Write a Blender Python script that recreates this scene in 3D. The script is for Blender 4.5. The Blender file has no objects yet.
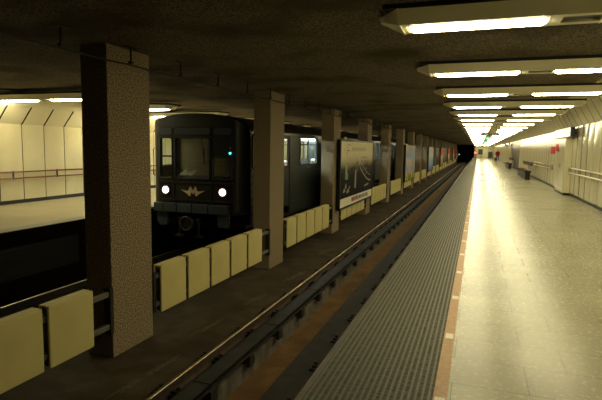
import bpy, math, random
from mathutils import Matrix, Vector
random.seed(7)
S = bpy.context.scene
COL = S.collection
PI = math.pi

# ------------------------------------------------------------------ helpers
class MB:
    def __init__(s): s.v=[]; s.f=[]; s.m=[]; s.sm=[]
    def add(s, vs, fs, m=0, smooth=False):
        b=len(s.v); s.v+=[tuple(p) for p in vs]
        for f in fs: s.f.append(tuple(i+b for i in f)); s.m.append(m); s.sm.append(smooth)
    def box(s, x0,x1,y0,y1,z0,z1, m=0):
        if x0>x1: x0,x1=x1,x0
        if y0>y1: y0,y1=y1,y0
        if z0>z1: z0,z1=z1,z0
        s.add([(x0,y0,z0),(x1,y0,z0),(x1,y1,z0),(x0,y1,z0),(x0,y0,z1),(x1,y0,z1),(x1,y1,z1),(x0,y1,z1)],
              [(0,3,2,1),(4,5,6,7),(0,1,5,4),(1,2,6,5),(2,3,7,6),(3,0,4,7)], m)
    def hexa(s, p, m=0):
        s.add(p, [(0,3,2,1),(4,5,6,7),(0,1,5,4),(1,2,6,5),(2,3,7,6),(3,0,4,7)], m)
    def quad(s, a,b,c,d, m=0): s.add([a,b,c,d],[(0,1,2,3)],m)
    def sweep(s, pts, r, n=8, m=0, closed=False, smooth=True):
        pts=[Vector(p) for p in pts]; N=len(pts); rings=[]
        for i,p in enumerate(pts):
            a=pts[(i-1)%N] if (closed or i>0) else p; b=pts[(i+1)%N] if (closed or i<N-1) else p
            t=(b-a).normalized()
            u=t.cross(Vector((0,0,1)));
            if u.length<.05: u=t.cross(Vector((1,0,0)))
            u.normalize(); w=u.cross(t)
            rings.append([p+u*math.cos(2*PI*k/n)*r+w*math.sin(2*PI*k/n)*r for k in range(n)])
        vs=[q for R in rings for q in R]; fs=[]
        for i in range(N if closed else N-1):
            j=(i+1)%N
            # match twist
            for k in range(n):
                fs.append((i*n+k, i*n+(k+1)%n, j*n+(k+1)%n, j*n+k))
        if not closed:
            fs.append(tuple(range(n))[::-1]); fs.append(tuple((N-1)*n+k for k in range(n)))
        s.add(vs,fs,m,smooth)
    def prism(s, poly, axis, a, b, m=0):
        n=len(poly)
        def P(q,t):
            if axis=='x': return (t,q[0],q[1])
            if axis=='y': return (q[0],t,q[1])
            return (q[0],q[1],t)
        vs=[P(q,a) for q in poly]+[P(q,b) for q in poly]
        fs=[tuple(range(n))[::-1], tuple(range(n,2*n))]+[(i,(i+1)%n,(i+1)%n+n,i+n) for i in range(n)]
        s.add(vs,fs,m)
    def disc(s, c, r, axis, t, n=24, m=0):
        poly=[(c[0]+r*math.cos(2*PI*k/n), c[1]+r*math.sin(2*PI*k/n)) for k in range(n)]
        s.prism(poly, axis, t[0], t[1], m)
    def build(s, name, mats, parent=None, bevel=0, loc=None):
        me=bpy.data.meshes.new(name); me.from_pydata(s.v,[],s.f); me.update()
        if not isinstance(mats,(list,tuple)): mats=[mats]
        for mm in mats: me.materials.append(mm)
        me.polygons.foreach_set('material_index', s.m); me.polygons.foreach_set('use_smooth', s.sm)
        import bmesh
        bm=bmesh.new(); bm.from_mesh(me); bmesh.ops.recalc_face_normals(bm, faces=bm.faces); bm.to_mesh(me); bm.free()
        o=bpy.data.objects.new(name, me); COL.objects.link(o)
        if parent: o.parent=parent
        if loc: o.location=loc
        if bevel:
            md=o.modifiers.new('bevel','BEVEL'); md.width=bevel; md.segments=2; md.limit_method='ANGLE'
        return o

def tag(o, label=None, cat=None, group=None, kind=None):
    if label: o['label']=label
    if cat: o['category']=cat
    if group: o['group']=group
    if kind: o['kind']=kind
    return o
def thing(name, loc, label, cat, group=None, rz=0):
    o=bpy.data.objects.new(name,None); COL.objects.link(o); o.location=loc; o.rotation_euler=(0,0,rz)
    o.empty_display_size=.2
    return tag(o,label,cat,group)
def copy_tree(o, parent=None):
    c=o.copy(); COL.objects.link(c)
    if parent: c.parent=parent
    for ch in list(o.children): copy_tree(ch,c)
    return c
def struct(name, mb, mat, bevel=0): return tag(mb.build(name,mat,None,bevel),kind='structure')
ORD=['first','second','third','fourth','fifth','sixth','seventh','eighth','ninth','tenth','eleventh','twelfth','thirteenth',
 'fourteenth','fifteenth','sixteenth','seventeenth','eighteenth','nineteenth','twentieth']
TENS={2:'twenty',3:'thirty',4:'forty'}; TENTH={2:'twentieth',3:'thirtieth',4:'fortieth'}
def ordn(k):
    if k<20: return ORD[k]
    k+=1; t,u=divmod(k,10)
    return TENTH[t] if u==0 else TENS[t]+'-'+ORD[u-1]

# ------------------------------------------------------------------ materials
def mat(name, col, rough=.6, metal=0, spec=.5, col2=None, scale=8, detail=6, lo=.35, hi=.65, bump=0, bscale=40, bdist=.01,
        rvar=0, stretch=None, coat=0, emit=None, estr=0, third=None, tscale=1):
    m=bpy.data.materials.new(name); m.use_nodes=True; nt=m.node_tree; N=nt.nodes; L=nt.links
    b=N['Principled BSDF']
    b.inputs['Base Color'].default_value=(*col,1); b.inputs['Roughness'].default_value=rough; b.inputs['Metallic'].default_value=metal
    b.inputs['Specular IOR Level'].default_value=spec
    if coat: b.inputs['Coat Weight'].default_value=coat; b.inputs['Coat Roughness'].default_value=.15
    if emit: b.inputs['Emission Color'].default_value=(*emit,1); b.inputs['Emission Strength'].default_value=estr
    if col2 or bump or rvar:
        tc=N.new('ShaderNodeTexCoord'); mp=N.new('ShaderNodeMapping'); L.new(tc.outputs['Object'],mp.inputs[0])
        if stretch: mp.inputs['Scale'].default_value=stretch
    if col2:
        nz=N.new('ShaderNodeTexNoise'); nz.inputs['Scale'].default_value=scale; nz.inputs['Detail'].default_value=detail
        L.new(mp.outputs[0],nz.inputs['Vector'])
        r=N.new('ShaderNodeValToRGB'); r.color_ramp.elements[0].position=lo; r.color_ramp.elements[1].position=hi
        r.color_ramp.elements[0].color=(*col,1); r.color_ramp.elements[1].color=(*col2,1)
        L.new(nz.outputs['Fac'],r.inputs[0]); out=r.outputs[0]
        if third:
            n3=N.new('ShaderNodeTexNoise'); n3.inputs['Scale'].default_value=tscale; n3.inputs['Detail'].default_value=5
            L.new(mp.outputs[0],n3.inputs['Vector'])
            r3=N.new('ShaderNodeValToRGB'); r3.color_ramp.elements[0].position=.48; r3.color_ramp.elements[1].position=.68
            L.new(n3.outputs['Fac'],r3.inputs[0])
            mx=N.new('ShaderNodeMix'); mx.data_type='RGBA'; mx.inputs[7].default_value=(*third,1)
            L.new(r3.outputs[0],mx.inputs[0]); L.new(out,mx.inputs[6]); out=mx.outputs[2]
        L.new(out,b.inputs['Base Color'])
    if rvar:
        nr=N.new('ShaderNodeTexNoise'); nr.inputs['Scale'].default_value=2.2; nr.inputs['Detail'].default_value=6
        L.new(mp.outputs[0],nr.inputs['Vector'])
        mr=N.new('ShaderNodeMapRange'); mr.inputs['From Min'].default_value=.3; mr.inputs['From Max'].default_value=.7
        mr.inputs['To Min'].default_value=rough-rvar; mr.inputs['To Max'].default_value=rough+rvar
        L.new(nr.outputs['Fac'],mr.inputs['Value']); L.new(mr.outputs[0],b.inputs['Roughness'])
    if bump:
        nb=N.new('ShaderNodeTexNoise'); nb.inputs['Scale'].default_value=bscale; nb.inputs['Detail'].default_value=4
        L.new(mp.outputs[0],nb.inputs['Vector'])
        bp=N.new('ShaderNodeBump'); bp.inputs['Strength'].default_value=bump; bp.inputs['Distance'].default_value=bdist
        L.new(nb.outputs['Fac'],bp.inputs['Height']); L.new(bp.outputs[0],b.inputs['Normal'])
    return m

def floor_material():
    m=mat('stone floor',(.3,.27,.17),rough=.3); nt=m.node_tree; N=nt.nodes; L=nt.links; b=N['Principled BSDF']
    tc=N.new('ShaderNodeTexCoord')
    br=N.new('ShaderNodeTexBrick'); br.inputs['Scale'].default_value=1; br.inputs['Brick Width'].default_value=.78
    br.inputs['Row Height'].default_value=.45; br.inputs['Mortar Size'].default_value=.0035; br.offset=.37; br.offset_frequency=2
    br.inputs['Color1'].default_value=(.35,.335,.21,1); br.inputs['Color2'].default_value=(.31,.295,.185,1); br.inputs['Mortar'].default_value=(.13,.115,.07,1)
    mp=N.new('ShaderNodeMapping'); mp.inputs['Location'].default_value=(.09,.145,0); L.new(tc.outputs['Object'],mp.inputs[0]); L.new(mp.outputs[0],br.inputs['Vector'])
    n1=N.new('ShaderNodeTexNoise'); n1.inputs['Scale'].default_value=130; n1.inputs['Detail'].default_value=4; L.new(tc.outputs['Object'],n1.inputs['Vector'])
    n2=N.new('ShaderNodeTexNoise'); n2.inputs['Scale'].default_value=1.4; n2.inputs['Detail'].default_value=5; L.new(tc.outputs['Object'],n2.inputs['Vector'])
    r1=N.new('ShaderNodeMapRange'); r1.inputs['From Min'].default_value=.3; r1.inputs['From Max'].default_value=.7; r1.inputs['To Min'].default_value=.66; r1.inputs['To Max'].default_value=1.3; L.new(n1.outputs['Fac'],r1.inputs['Value'])
    r2=N.new('ShaderNodeMapRange'); r2.inputs['From Min'].default_value=.3; r2.inputs['From Max'].default_value=.7; r2.inputs['To Min'].default_value=.86; r2.inputs['To Max'].default_value=1.1; L.new(n2.outputs['Fac'],r2.inputs['Value'])
    mu=N.new('ShaderNodeMath'); mu.operation='MULTIPLY'; L.new(r1.outputs[0],mu.inputs[0]); L.new(r2.outputs[0],mu.inputs[1])
    vm=N.new('ShaderNodeVectorMath'); vm.operation='SCALE'; L.new(br.outputs['Color'],vm.inputs[0]); L.new(mu.outputs[0],vm.inputs['Scale'])
    L.new(vm.outputs[0],b.inputs['Base Color'])
    n3=N.new('ShaderNodeTexNoise'); n3.inputs['Scale'].default_value=25; n3.inputs['Detail'].default_value=5; L.new(tc.outputs['Object'],n3.inputs['Vector'])
    r3=N.new('ShaderNodeMapRange'); r3.inputs['From Min'].default_value=.3; r3.inputs['From Max'].default_value=.7; r3.inputs['To Min'].default_value=.2; r3.inputs['To Max'].default_value=.3; L.new(n3.outputs['Fac'],r3.inputs['Value'])
    L.new(r3.outputs[0],b.inputs['Roughness']); b.inputs['Specular IOR Level'].default_value=.36
    return m

def poster_material(name, stops, axis_scale, noise_cols, nscale, thr=(.45,.6), seed=0):
    """printed sheet: a vertical colour layout of its own with blotches of ink"""
    m=mat(name,(.5,.5,.5),rough=.7,spec=.12); nt=m.node_tree; N=nt.nodes; L=nt.links; b=N['Principled BSDF']
    tc=N.new('ShaderNodeTexCoord'); sx=N.new('ShaderNodeSeparateXYZ'); L.new(tc.outputs['Generated'],sx.inputs[0])
    r=N.new('ShaderNodeValToRGB'); cr=r.color_ramp
    while len(cr.elements)<len(stops): cr.elements.new(.5)
    for e,(p,c) in zip(cr.elements,stops): e.position=p; e.color=(*c,1)
    n0=N.new('ShaderNodeTexNoise'); n0.inputs['Scale'].default_value=3; mp=N.new('ShaderNodeMapping'); mp.inputs['Location'].default_value=(seed,seed,0)
    L.new(tc.outputs['Generated'],mp.inputs[0]); L.new(mp.outputs[0],n0.inputs['Vector'])
    ad=N.new('ShaderNodeMath'); ad.operation='MULTIPLY_ADD'; ad.inputs[1].default_value=.25; L.new(n0.outputs['Fac'],ad.inputs[0])
    sb=N.new('ShaderNodeMath'); sb.operation='SUBTRACT'; sb.inputs[1].default_value=.125; L.new(sx.outputs['Z'],sb.inputs[0])
    L.new(sb.outputs[0],ad.inputs[2]); L.new(ad.outputs[0],r.inputs[0]); out=r.outputs[0]
    for i,c in enumerate(noise_cols):
        nn=N.new('ShaderNodeTexNoise'); nn.inputs['Scale'].default_value=nscale*(1+.3*i); nn.inputs['Detail'].default_value=3
        mq=N.new('ShaderNodeMapping'); mq.inputs['Location'].default_value=(seed+i*3.1,i*1.7,i); mq.inputs['Scale'].default_value=axis_scale
        L.new(tc.outputs['Generated'],mq.inputs[0]); L.new(mq.outputs[0],nn.inputs['Vector'])
        rr=N.new('ShaderNodeValToRGB'); rr.color_ramp.elements[0].position=thr[0]+.06; rr.color_ramp.elements[1].position=thr[1]+.06
        L.new(nn.outputs['Fac'],rr.inputs[0])
        mx=N.new('ShaderNodeMix'); mx.data_type='RGBA'; mx.inputs[7].default_value=(*c,1)
        L.new(rr.outputs[0],mx.inputs[0]); L.new(out,mx.inputs[6]); out=mx.outputs[2]
    L.new(out,b.inputs['Base Color'])
    return m

M={}
M['floor']=floor_material()
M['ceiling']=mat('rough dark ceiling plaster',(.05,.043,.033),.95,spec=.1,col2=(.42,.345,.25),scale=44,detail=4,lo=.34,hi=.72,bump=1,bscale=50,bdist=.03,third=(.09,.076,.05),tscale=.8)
M['glossceiling']=mat('olive enamel ceiling panel',(.55,.5,.3),.2,spec=.6)
M['wall']=mat('cream enamel wall panel',(.6,.56,.38),.2,spec=.6,col2=(.54,.5,.33),scale=1.5,bump=.12,bscale=2.2,bdist=.03,stretch=(1,1.5,.25))
M['farwall']=mat('cream enamel wall panel far',(.66,.6,.38),.4,spec=.4,col2=(.6,.54,.33),scale=1.5)
M['cove']=mat('olive cove panel',(.86,.8,.56),.38,spec=.5,col2=(.8,.74,.5),scale=.8)
M['seam']=mat('dark seam',(.02,.018,.012),.8)
M['skirt']=mat('black skirting',(.012,.011,.01),.5)
M['bed']=mat('oily track floor',(.052,.038,.022),.8,spec=.25,col2=(.085,.064,.038),scale=3.5,bump=.5,bscale=30,bdist=.01,third=(.04,.029,.018),tscale=.7,rvar=.12)
M['stain']=mat('dried lime stain',(.12,.095,.06),.8,spec=.3,col2=(.07,.053,.032),scale=14,lo=.42,hi=.6)
M['dirt']=mat('orange iron dirt',(.115,.062,.022),.9,spec=.2,col2=(.17,.1,.038),scale=3,bump=.6,bscale=22,bdist=.02,third=(.10,.055,.02),tscale=2.2)
M['plinth']=mat('worn concrete plinth',(.075,.064,.045),.85,col2=(.17,.15,.115),scale=6,bump=.6,bscale=18,bdist=.02,stretch=(1,1,.5))
M['soot']=mat('brake dust soot',(.006,.005,.0045),.95,spec=.05,col2=(.011,.009,.007),scale=4)
M['darkconc']=mat('sooty concrete',(.02,.017,.013),.9,col2=(.035,.03,.022),scale=5)
M['pillar']=mat('grained stone pillar',(.07,.052,.03),.8,spec=.3,col2=(.6,.46,.275),scale=55,detail=4,lo=.36,hi=.68,bump=.6,bscale=60,bdist=.01)
M['railside']=mat('rusty rail side',(.035,.02,.012),.75,col2=(.075,.04,.02),scale=14)
M['railhead']=mat('polished rail head',(.62,.5,.34),.32,metal=1)
M['iron']=mat('greasy black iron',(.016,.014,.012),.55,spec=.5,col2=(.03,.026,.02),scale=20)
M['cover']=mat('dusty black cover board',(.022,.021,.018),.65,spec=.3,col2=(.038,.036,.03),scale=5)
M['barrier']=mat('cream barrier board',(.78,.68,.29),.5,spec=.3,col2=(.7,.6,.25),scale=2.5,lo=.3,hi=.75)
M['barrierdark']=mat('dark barrier frame',(.05,.04,.028),.7,col2=(.09,.07,.045),scale=12)
M['pipe']=mat('grey pipe',(.24,.22,.18),.45,metal=.4)
M['rib']=mat('pale strip rib',(.13,.125,.09),.5,spec=.35,col2=(.19,.18,.13),scale=12,detail=3,lo=.4,hi=.6,stretch=(1,5,1))
M['groove']=mat('dark strip groove',(.05,.048,.036),.75,spec=.3,col2=(.11,.105,.078),scale=12,detail=2,lo=.4,hi=.6,stretch=(1,4,1))
M['nosing']=mat('steel nosing',(.4,.39,.35),.35,metal=.8)
M['orange']=mat('terracotta guide line',(.44,.25,.11),.5,spec=.4,col2=(.52,.33,.17),scale=25)
M['whitetile']=mat('pale marker tile',(.75,.68,.5),.35)
M['housing']=mat('cream lamp housing',(.76,.71,.52),.45,spec=.4)
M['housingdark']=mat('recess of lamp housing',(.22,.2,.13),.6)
M['black']=mat('matt black',(.008,.008,.008),.7)
M['lamp']=mat('lit fluorescent diffuser',(.9,.9,.9),.5,emit=(1,.885,.52),estr=42)
M['lampfar']=mat('lit fluorescent diffuser of far platform',(.9,.9,.9),.5,emit=(1,.885,.52),estr=45)
M['brownrail']=mat('brown painted handrail',(.2,.075,.045),.4)
M['creamrail']=mat('cream painted handrail',(.6,.55,.4),.35)
M['farfloor']=mat('far platform stone',(.4,.35,.22),.35,col2=(.34,.3,.19),scale=2,spec=.5)
M['faredge']=mat('far platform edge strip',(.25,.24,.2),.5)
M['carbody']=mat('dark train paint',(.012,.013,.013),.38,spec=.4,col2=(.017,.018,.017),scale=2,coat=.15)
M['carside']=mat('dark green grey train side',(.016,.021,.019),.4,spec=.4,col2=(.022,.028,.024),scale=2)
M['carface']=mat('charcoal train face',(.02,.019,.015),.45,spec=.4)
M['bumper']=mat('blue grey bumper paint',(.062,.082,.1),.5,col2=(.048,.064,.078),scale=4)
M['gasket']=mat('black rubber gasket',(.012,.012,.011),.5)
M['chrome']=mat('dull chrome',(.5,.48,.42),.3,metal=1)
M['gold']=mat('brass emblem',(.75,.63,.36),.5,metal=.2)
M['liner']=mat('pale train interior lining',(.62,.66,.63),.5)
M['seatcloth']=mat('dark train seat cloth',(.16,.07,.03),.8)
M['wood']=mat('brown train wall lining',(.5,.43,.28),.6)
M['headlight']=mat('lit headlight lens',(1,1,1),.3,emit=(1,.74,.55),estr=4)
M['carlamp']=mat('lit saloon lamp',(1,1,1),.5,emit=(.88,1,1),estr=55)
M['teal']=mat('lit teal indicator',(.1,.8,.8),.4,emit=(.1,.9,.9),estr=2.2)
M['paper']=mat('white paper',(.7,.68,.6),.7)
M['seatwood']=mat('red brown bench slats',(.075,.02,.012),.7,spec=.15,col2=(.055,.015,.009),scale=6,stretch=(6,1,6))
M['benchbase']=mat('black bench base',(.022,.017,.015),.5)
M['red']=mat('red sign enamel',(.5,.012,.008),.7,spec=.1)
M['white']=mat('white enamel',(.75,.75,.72),.4)
M['shutter']=mat('grey brown metal shutter',(.13,.105,.075),.35,metal=.4,col2=(.24,.2,.15),scale=4,stretch=(1,3,.6))
M['displayblue']=mat('dark blue display end',(.02,.028,.075),.3)
M['displayside']=mat('glossy white display side',(.16,.19,.26),.3,spec=.5,col2=(.03,.04,.08),scale=2.2,lo=.42,hi=.55,stretch=(1,1,3))
M['green']=mat('lit green exit sign',(.02,.5,.15),.4,emit=(.03,.75,.22),estr=1.1)
M['signlit']=mat('lit white sign face',(.8,.8,.8),.4,emit=(1,1,1),estr=.8)
M['signgrey']=mat('grey sign body',(.16,.17,.17),.45)
M['redlamp']=mat('lit red tail signal',(.9,.1,.05),.4,emit=(1,.12,.05),estr=3)
M['signallamp']=mat('lit tunnel signal',(.8,.8,.6),.4,emit=(.85,.9,.6),estr=.5)
M['yellow']=mat('yellow paint',(.55,.45,.03),.5)
M['door']=mat('pale cream door',(.72,.68,.48),.4)
M['bluedoor']=mat('dark blue grey door',(.035,.045,.06),.4)
M['jacket']=mat('dark red jacket',(.22,.012,.01),.9,spec=.1)
M['jeans']=mat('blue jeans',(.03,.05,.12),.9,spec=.1)
M['skin']=mat('skin',(.5,.3,.2),.6)
M['hair']=mat('dark hair',(.03,.02,.015),.6)
M['shoe']=mat('dark shoe',(.02,.02,.02),.5)
M['posterframe']=mat('black poster frame',(.015,.013,.011),.5)
M['yellowtag']=mat('bright yellow tag',(.6,.6,.02),.5)
M['printred']=mat('red print',(.5,.05,.03),.4)
M['printblue']=mat('blue print',(.08,.12,.3),.4)
M['printgreen']=mat('green print',(.1,.28,.1),.4)
M['printdark']=mat('dark print',(.05,.045,.035),.4)
M['printpale']=mat('pale print',(.36,.33,.25),.6,spec=.15)
M['printwhite']=mat('white print border',(.92,.87,.7),.6,spec=.15)
# window glass: clear pane with a weak reflection
g=bpy.data.materials.new('train window glass'); g.use_nodes=True; nt=g.node_tree; N=nt.nodes; N.remove(N['Principled BSDF'])
tr=N.new('ShaderNodeBsdfTransparent'); tr.inputs[0].default_value=(.93,.96,.95,1); gl=N.new('ShaderNodeBsdfGlossy'); gl.inputs['Roughness'].default_value=.03
mx=N.new('ShaderNodeMixShader'); mx.inputs[0].default_value=.09
nt.links.new(tr.outputs[0],mx.inputs[1]); nt.links.new(gl.outputs[0],mx.inputs[2]); nt.links.new(mx.outputs[0],N['Material Output'].inputs[0])
M['glass']=g

# ------------------------------------------------------------------ the place (metres; platform surface z=0, tracks along +Y)
Y0,Y1=-4.0,118.0          # platform from behind the viewer to the end wall
XE,XW=-1.01,3.28          # platform edge, right wall
CZ=2.87
BED=-1.25
FE,FW=-7.95,-11.5         # far platform edge, far wall
TC1,TC2=-2.46,-6.53       # track centres

# platform slab
b=MB(); b.box(XE-.0,XW+.3,Y0,Y1,-.22,-.006); b.box(XE+.35,XW+.3,Y0,Y1,-1.6,-.22)
struct('floor_slab',b,M['darkconc'])
b=MB(); b.quad((-.108,Y0,0),(XW+.05,Y0,0),(XW+.05,Y1,0),(-.108,Y1,0)); struct('floor',b,M['floor'])

# ribbed strip: ribs run along the edge
st=thing('ribbed_edge_strip',(0,0,0),'grey ribbed safety strip running along the platform edge','safety strip')
b=MB(); b.box(-.985,-.197,Y0,Y1,-.006,-.002); b.build('base_mat',M['groove'],st)
b=MB(); n=19; w=(.985-.2)/n
for i in range(n):
    x=-.985+w*(i+.28); b.box(x,x+w*.36,Y0,Y1,-.002,.003)
b.build('rib',M['rib'],st)
b=MB(); b.box(XE,-.985,Y0,Y1,-.03,.003); b.build('nosing',M['nosing'],st)
# terracotta line with pale marker tiles
gl_=thing('guide_line',(0,0,0),'terracotta guide line beside the ribbed strip','guide line')
b=MB(); b.box(-.197,-.108,Y0,Y1,-.006,.001); b.build('line',M['orange'],gl_)
k=0
for i in range(60):
    y=1.95+1.2*i
    b=MB(); b.box(-.185,-.12,y-.06,y+.06,.001,.0025); b.build('marker_tile',M['whitetile'],gl_)

# track bed of the near track
b=MB()
prof=[(-5.15,BED),(-3.02,BED),(-3.02,-1.17),(-2.69,-1.17),(-2.69,-1.4),(-2.18,-1.4),(-2.18,-1.22),(XE+.35,-1.22)]
for (xa,za),(xb,zb) in zip(prof,prof[1:]):
    if xa==-2.69 and xb==-2.18: continue
    m=0
    if xa==xb==-2.69: m=1
    if (xa,xb)==(-3.02,-2.69): m=1
    if xa>=-2.2: m=2
    b.quad((xa,-6,za),(xb,-6,zb),(xb,150,zb),(xa,150,za),m)
struct('floor_trackbed',b,[M['bed'],M['plinth'],M['darkconc']])
b=MB(); b.quad((-2.69,-6,-1.4),(-2.18,-6,-1.4),(-2.18,150,-1.4),(-2.69,150,-1.4)); struct('floor_drain_channel',b,M['dirt'])
# far track bed and far platform
b=MB(); b.box(-8.6,-5.15,-6,150,BED-.12,BED-.1); struct('floor_far_trackbed',b,M['soot'])
b=MB(); b.box(FW-.4,FE,Y0,Y1,-.2,-.01,1); b.box(FW-.4,FE-.3,Y0,Y1,-1.6,-.2,1); b.box(FW-.4,FE-.002,Y0,Y1,-.01,0,0); struct('floor_far_platform',b,[M['farfloor'],M['soot']])
b=MB(); b.box(FE-.3,FE-.0,Y0,Y1,0,.004); struct('trim_4',b,M['faredge'])
b=MB()
for k in range(10):
    y=2+4.2*k; b.box(FE-.32,FE-.298,y,y+2.4,-1.0,-.38)
    for j in range(4): b.box(FE-.298,FE-.28,y,y+2.4,-.95+j*.16,-.9+j*.16)
struct('trim_5',b,M['black'])

# ceiling: rough slab over the tracks and platform, raised glossy strip by the right wall
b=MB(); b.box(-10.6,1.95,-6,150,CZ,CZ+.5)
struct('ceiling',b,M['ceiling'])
b=MB(); b.quad((1.95,-6,3.1),(2.95,-6,3.1),(2.95,Y1,3.1),(1.95,Y1,3.1)); b.quad((1.95,-6,CZ+.01),(1.95,Y1,CZ+.01),(1.95,Y1,3.1),(1.95,-6,3.1))
struct('ceiling_strip',b,M['glossceiling'])
b=MB(); b.quad((-11.2,-6,CZ-.05),(-10.5,-6,CZ-.05),(-10.5,Y1,CZ-.05),(-11.2,Y1,CZ-.05)); struct('ceiling_far_strip',b,M['glossceiling'])

# right wall: vertical enamelled panels with narrow seams, slightly bowed
def panel_wall(name, X, inward, y0, y1, pitch, z0, z1, material, bow):
    b=MB(); y=y0
    while y<y1-.01:
        a,c=y+.012,y+pitch-.012; n=8; vs=[]; fs=[]
        jit=random.uniform(-.5,.5)*bow
        for i in range(n+1):
            t=i/n; yy=a+(c-a)*t
            d=bow*(1-(2*t-1)**2)+ (0 if 0<i<n else -.01) + jit*(2*t-1)
            vs+=[(X+inward*d,yy,z0),(X+inward*d,yy,z1)]
        for i in range(n): fs.append((2*i,2*i+2,2*i+3,2*i+1))
        b.add(vs,fs,0,True); y+=pitch
    b.quad((X-inward*.025,y0,z0),(X-inward*.025,y1,z0),(X-inward*.025,y1,z1),(X-inward*.025,y0,z1),1)
    return struct(name,b,[material,M['seam']])
panel_wall('wall_right',XW,-1,Y0-.0,Y1,.92,.1,2.5,M['wall'],.024)
panel_wall('wall_left',FW,1,1.49-.72*8,Y1,.72,.1,2.1,M['farwall'],.006)
b=MB(); b.box(XW-.0,XW+.04,Y0,Y1,0,.1); struct('baseboard_right',b,M['skirt'])
b=MB(); b.box(FW-.04,FW-.0,Y0,Y1,0,.1); struct('baseboard_left',b,M['skirt'])
def cove(name,xa,za,xb,zb,y0,y1,pitch,side):
    b=MB(); y=y0
    dx,dz=xb-xa,zb-za; L=math.hypot(dx,dz); nx,nz=(dz/L*side,-dx/L*side)
    while y<y1-.01:
        a,c=y+.024,y+pitch-.024
        b.quad((xa,a,za),(xa,c,za),(xb,c,zb),(xb,a,zb),0)
        e=.018; b.quad((xa,a,za),(xb,a,zb),(xb+nx*e,a,zb+nz*e),(xa+nx*e,a,za+nz*e),1)
        y+=pitch
    e=.02; b.quad((xa+nx*e,y0,za+nz*e),(xa+nx*e,y1,za+nz*e),(xb+nx*e,y1,zb+nz*e),(xb+nx*e,y0,zb+nz*e),1)
    return struct(name,b,[M['cove'],M['seam']])
cove('trim_1',XW,2.5,2.95,3.1,Y0,Y1,.92,1)
cove('trim_2',FW,2.1,FW+.37,2.54,1.49-.72*8,Y1,.72,-1)
b=MB(); b.quad((FW+.37,-6,2.54),(FW+.37,Y1,2.54),(FW+.5,Y1,CZ-.05),(FW+.5,-6,CZ-.05)); struct('trim_3',b,M['cove'])

# end wall over the platform, tunnel walls behind
b=MB(); b.box(XE,XW+.3,Y1,Y1+.3,0,3.4); struct('wall_back',b,M['farwall'])
b=MB(); b.box(XE-.02,XE+.3,Y1,150,-1.6,3); b.box(-5.1,-4.8,Y1+1,150,-1.6,3); b.box(-12,XE+.3,150,150.3,-1.6,3); struct('wall_tunnel',b,M['darkconc'])

# ------------------------------------------------------------------ pillars between the tracks
NP=22; PY=[5.22+5.3*k for k in range(NP)]
for k,y in enumerate(PY):
    b=MB(); b.box(-.42,0,0,.87,0,CZ-BED)
    o=b.build('pillar',M['pillar'],None,.012,loc=(-4.47,y,BED))
    tag(o,'square grained stone pillar between the tracks, %s counted from the left edge of the view'%ordn(k),'pillar','pillars between the tracks')

# ------------------------------------------------------------------ barrier panels
def make_barrier():
    t=thing('guard_barrier',(0,0,0),'x','barrier','cream barrier panels between the pillars')
    b=MB(); b.box(-.035,0,0,.685,-.93,-.205); b.build('front_board',M['barrier'],t,.014)
    b=MB(); b.box(-.15,-.12,0,.685,-.93,-.2); b.build('rear_board',M['barrier'],t,.012)
    b=MB()
    for z0,z1 in ((-.915,-.845),(-.755,-.405),(-.315,-.235)):
        b.box(-.12,-.035,.02,.05,z0,z1); b.box(-.12,-.035,.635,.665,z0,z1)
    b.box(-.12,-.035,.05,.635,-.915,-.88); b.box(-.12,-.035,.05,.635,-.6,-.56); b.box(-.12,-.035,.05,.635,-.28,-.24); b.build('frame',M['barrierdark'],t)
    b=MB(); b.box(-.115,-.045,.005,.68,-.235,-.203); b.build('top_strip',M['barrier'],t,.006)
    return t
proto=make_barrier(); first=True
def panel_place(y,label):
    global first
    o=proto if first else copy_tree(proto); first=False
    o.location=(-4.42,y+.03,0); o['label']=label
panel_place(3.345,'cream barrier panel cut by the left picture edge, before the first pillar')
panel_place(4.11,'cream barrier panel just left of the first pillar')
def make_rails(y0,y1,label):
    t=thing('barrier_support',(-4.5,y0,0),label,'support rail','pipe rails carrying the barrier panels')
    for z in (-.36,-.8):
        b=MB(); b.box(-.03,.03,0,y1-y0,z-.035,z+.035); b.build('rail',M['pipe'],t,.008)
    for yy in (.03,y1-y0-.03):
        b=MB(); b.box(-.05,.05,yy-.03,yy+.03,-.9,-.28); b.build('bracket',M['iron'],t)
make_rails(1.0,5.22,'grey pipe rails carrying the panels left of the first pillar')
for k in range(NP-1):
    for j in range(5):
        panel_place(PY[k]+.99+.765*j,'cream barrier panel, %s of five from the camera, between the %s and %s pillar'%(ORD[j],ordn(k),ordn(k+1)))
    make_rails(PY[k]+.87,PY[k+1],'grey pipe rails behind the cream panels between the %s and %s pillar'%(ordn(k),ordn(k+1)))

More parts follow.
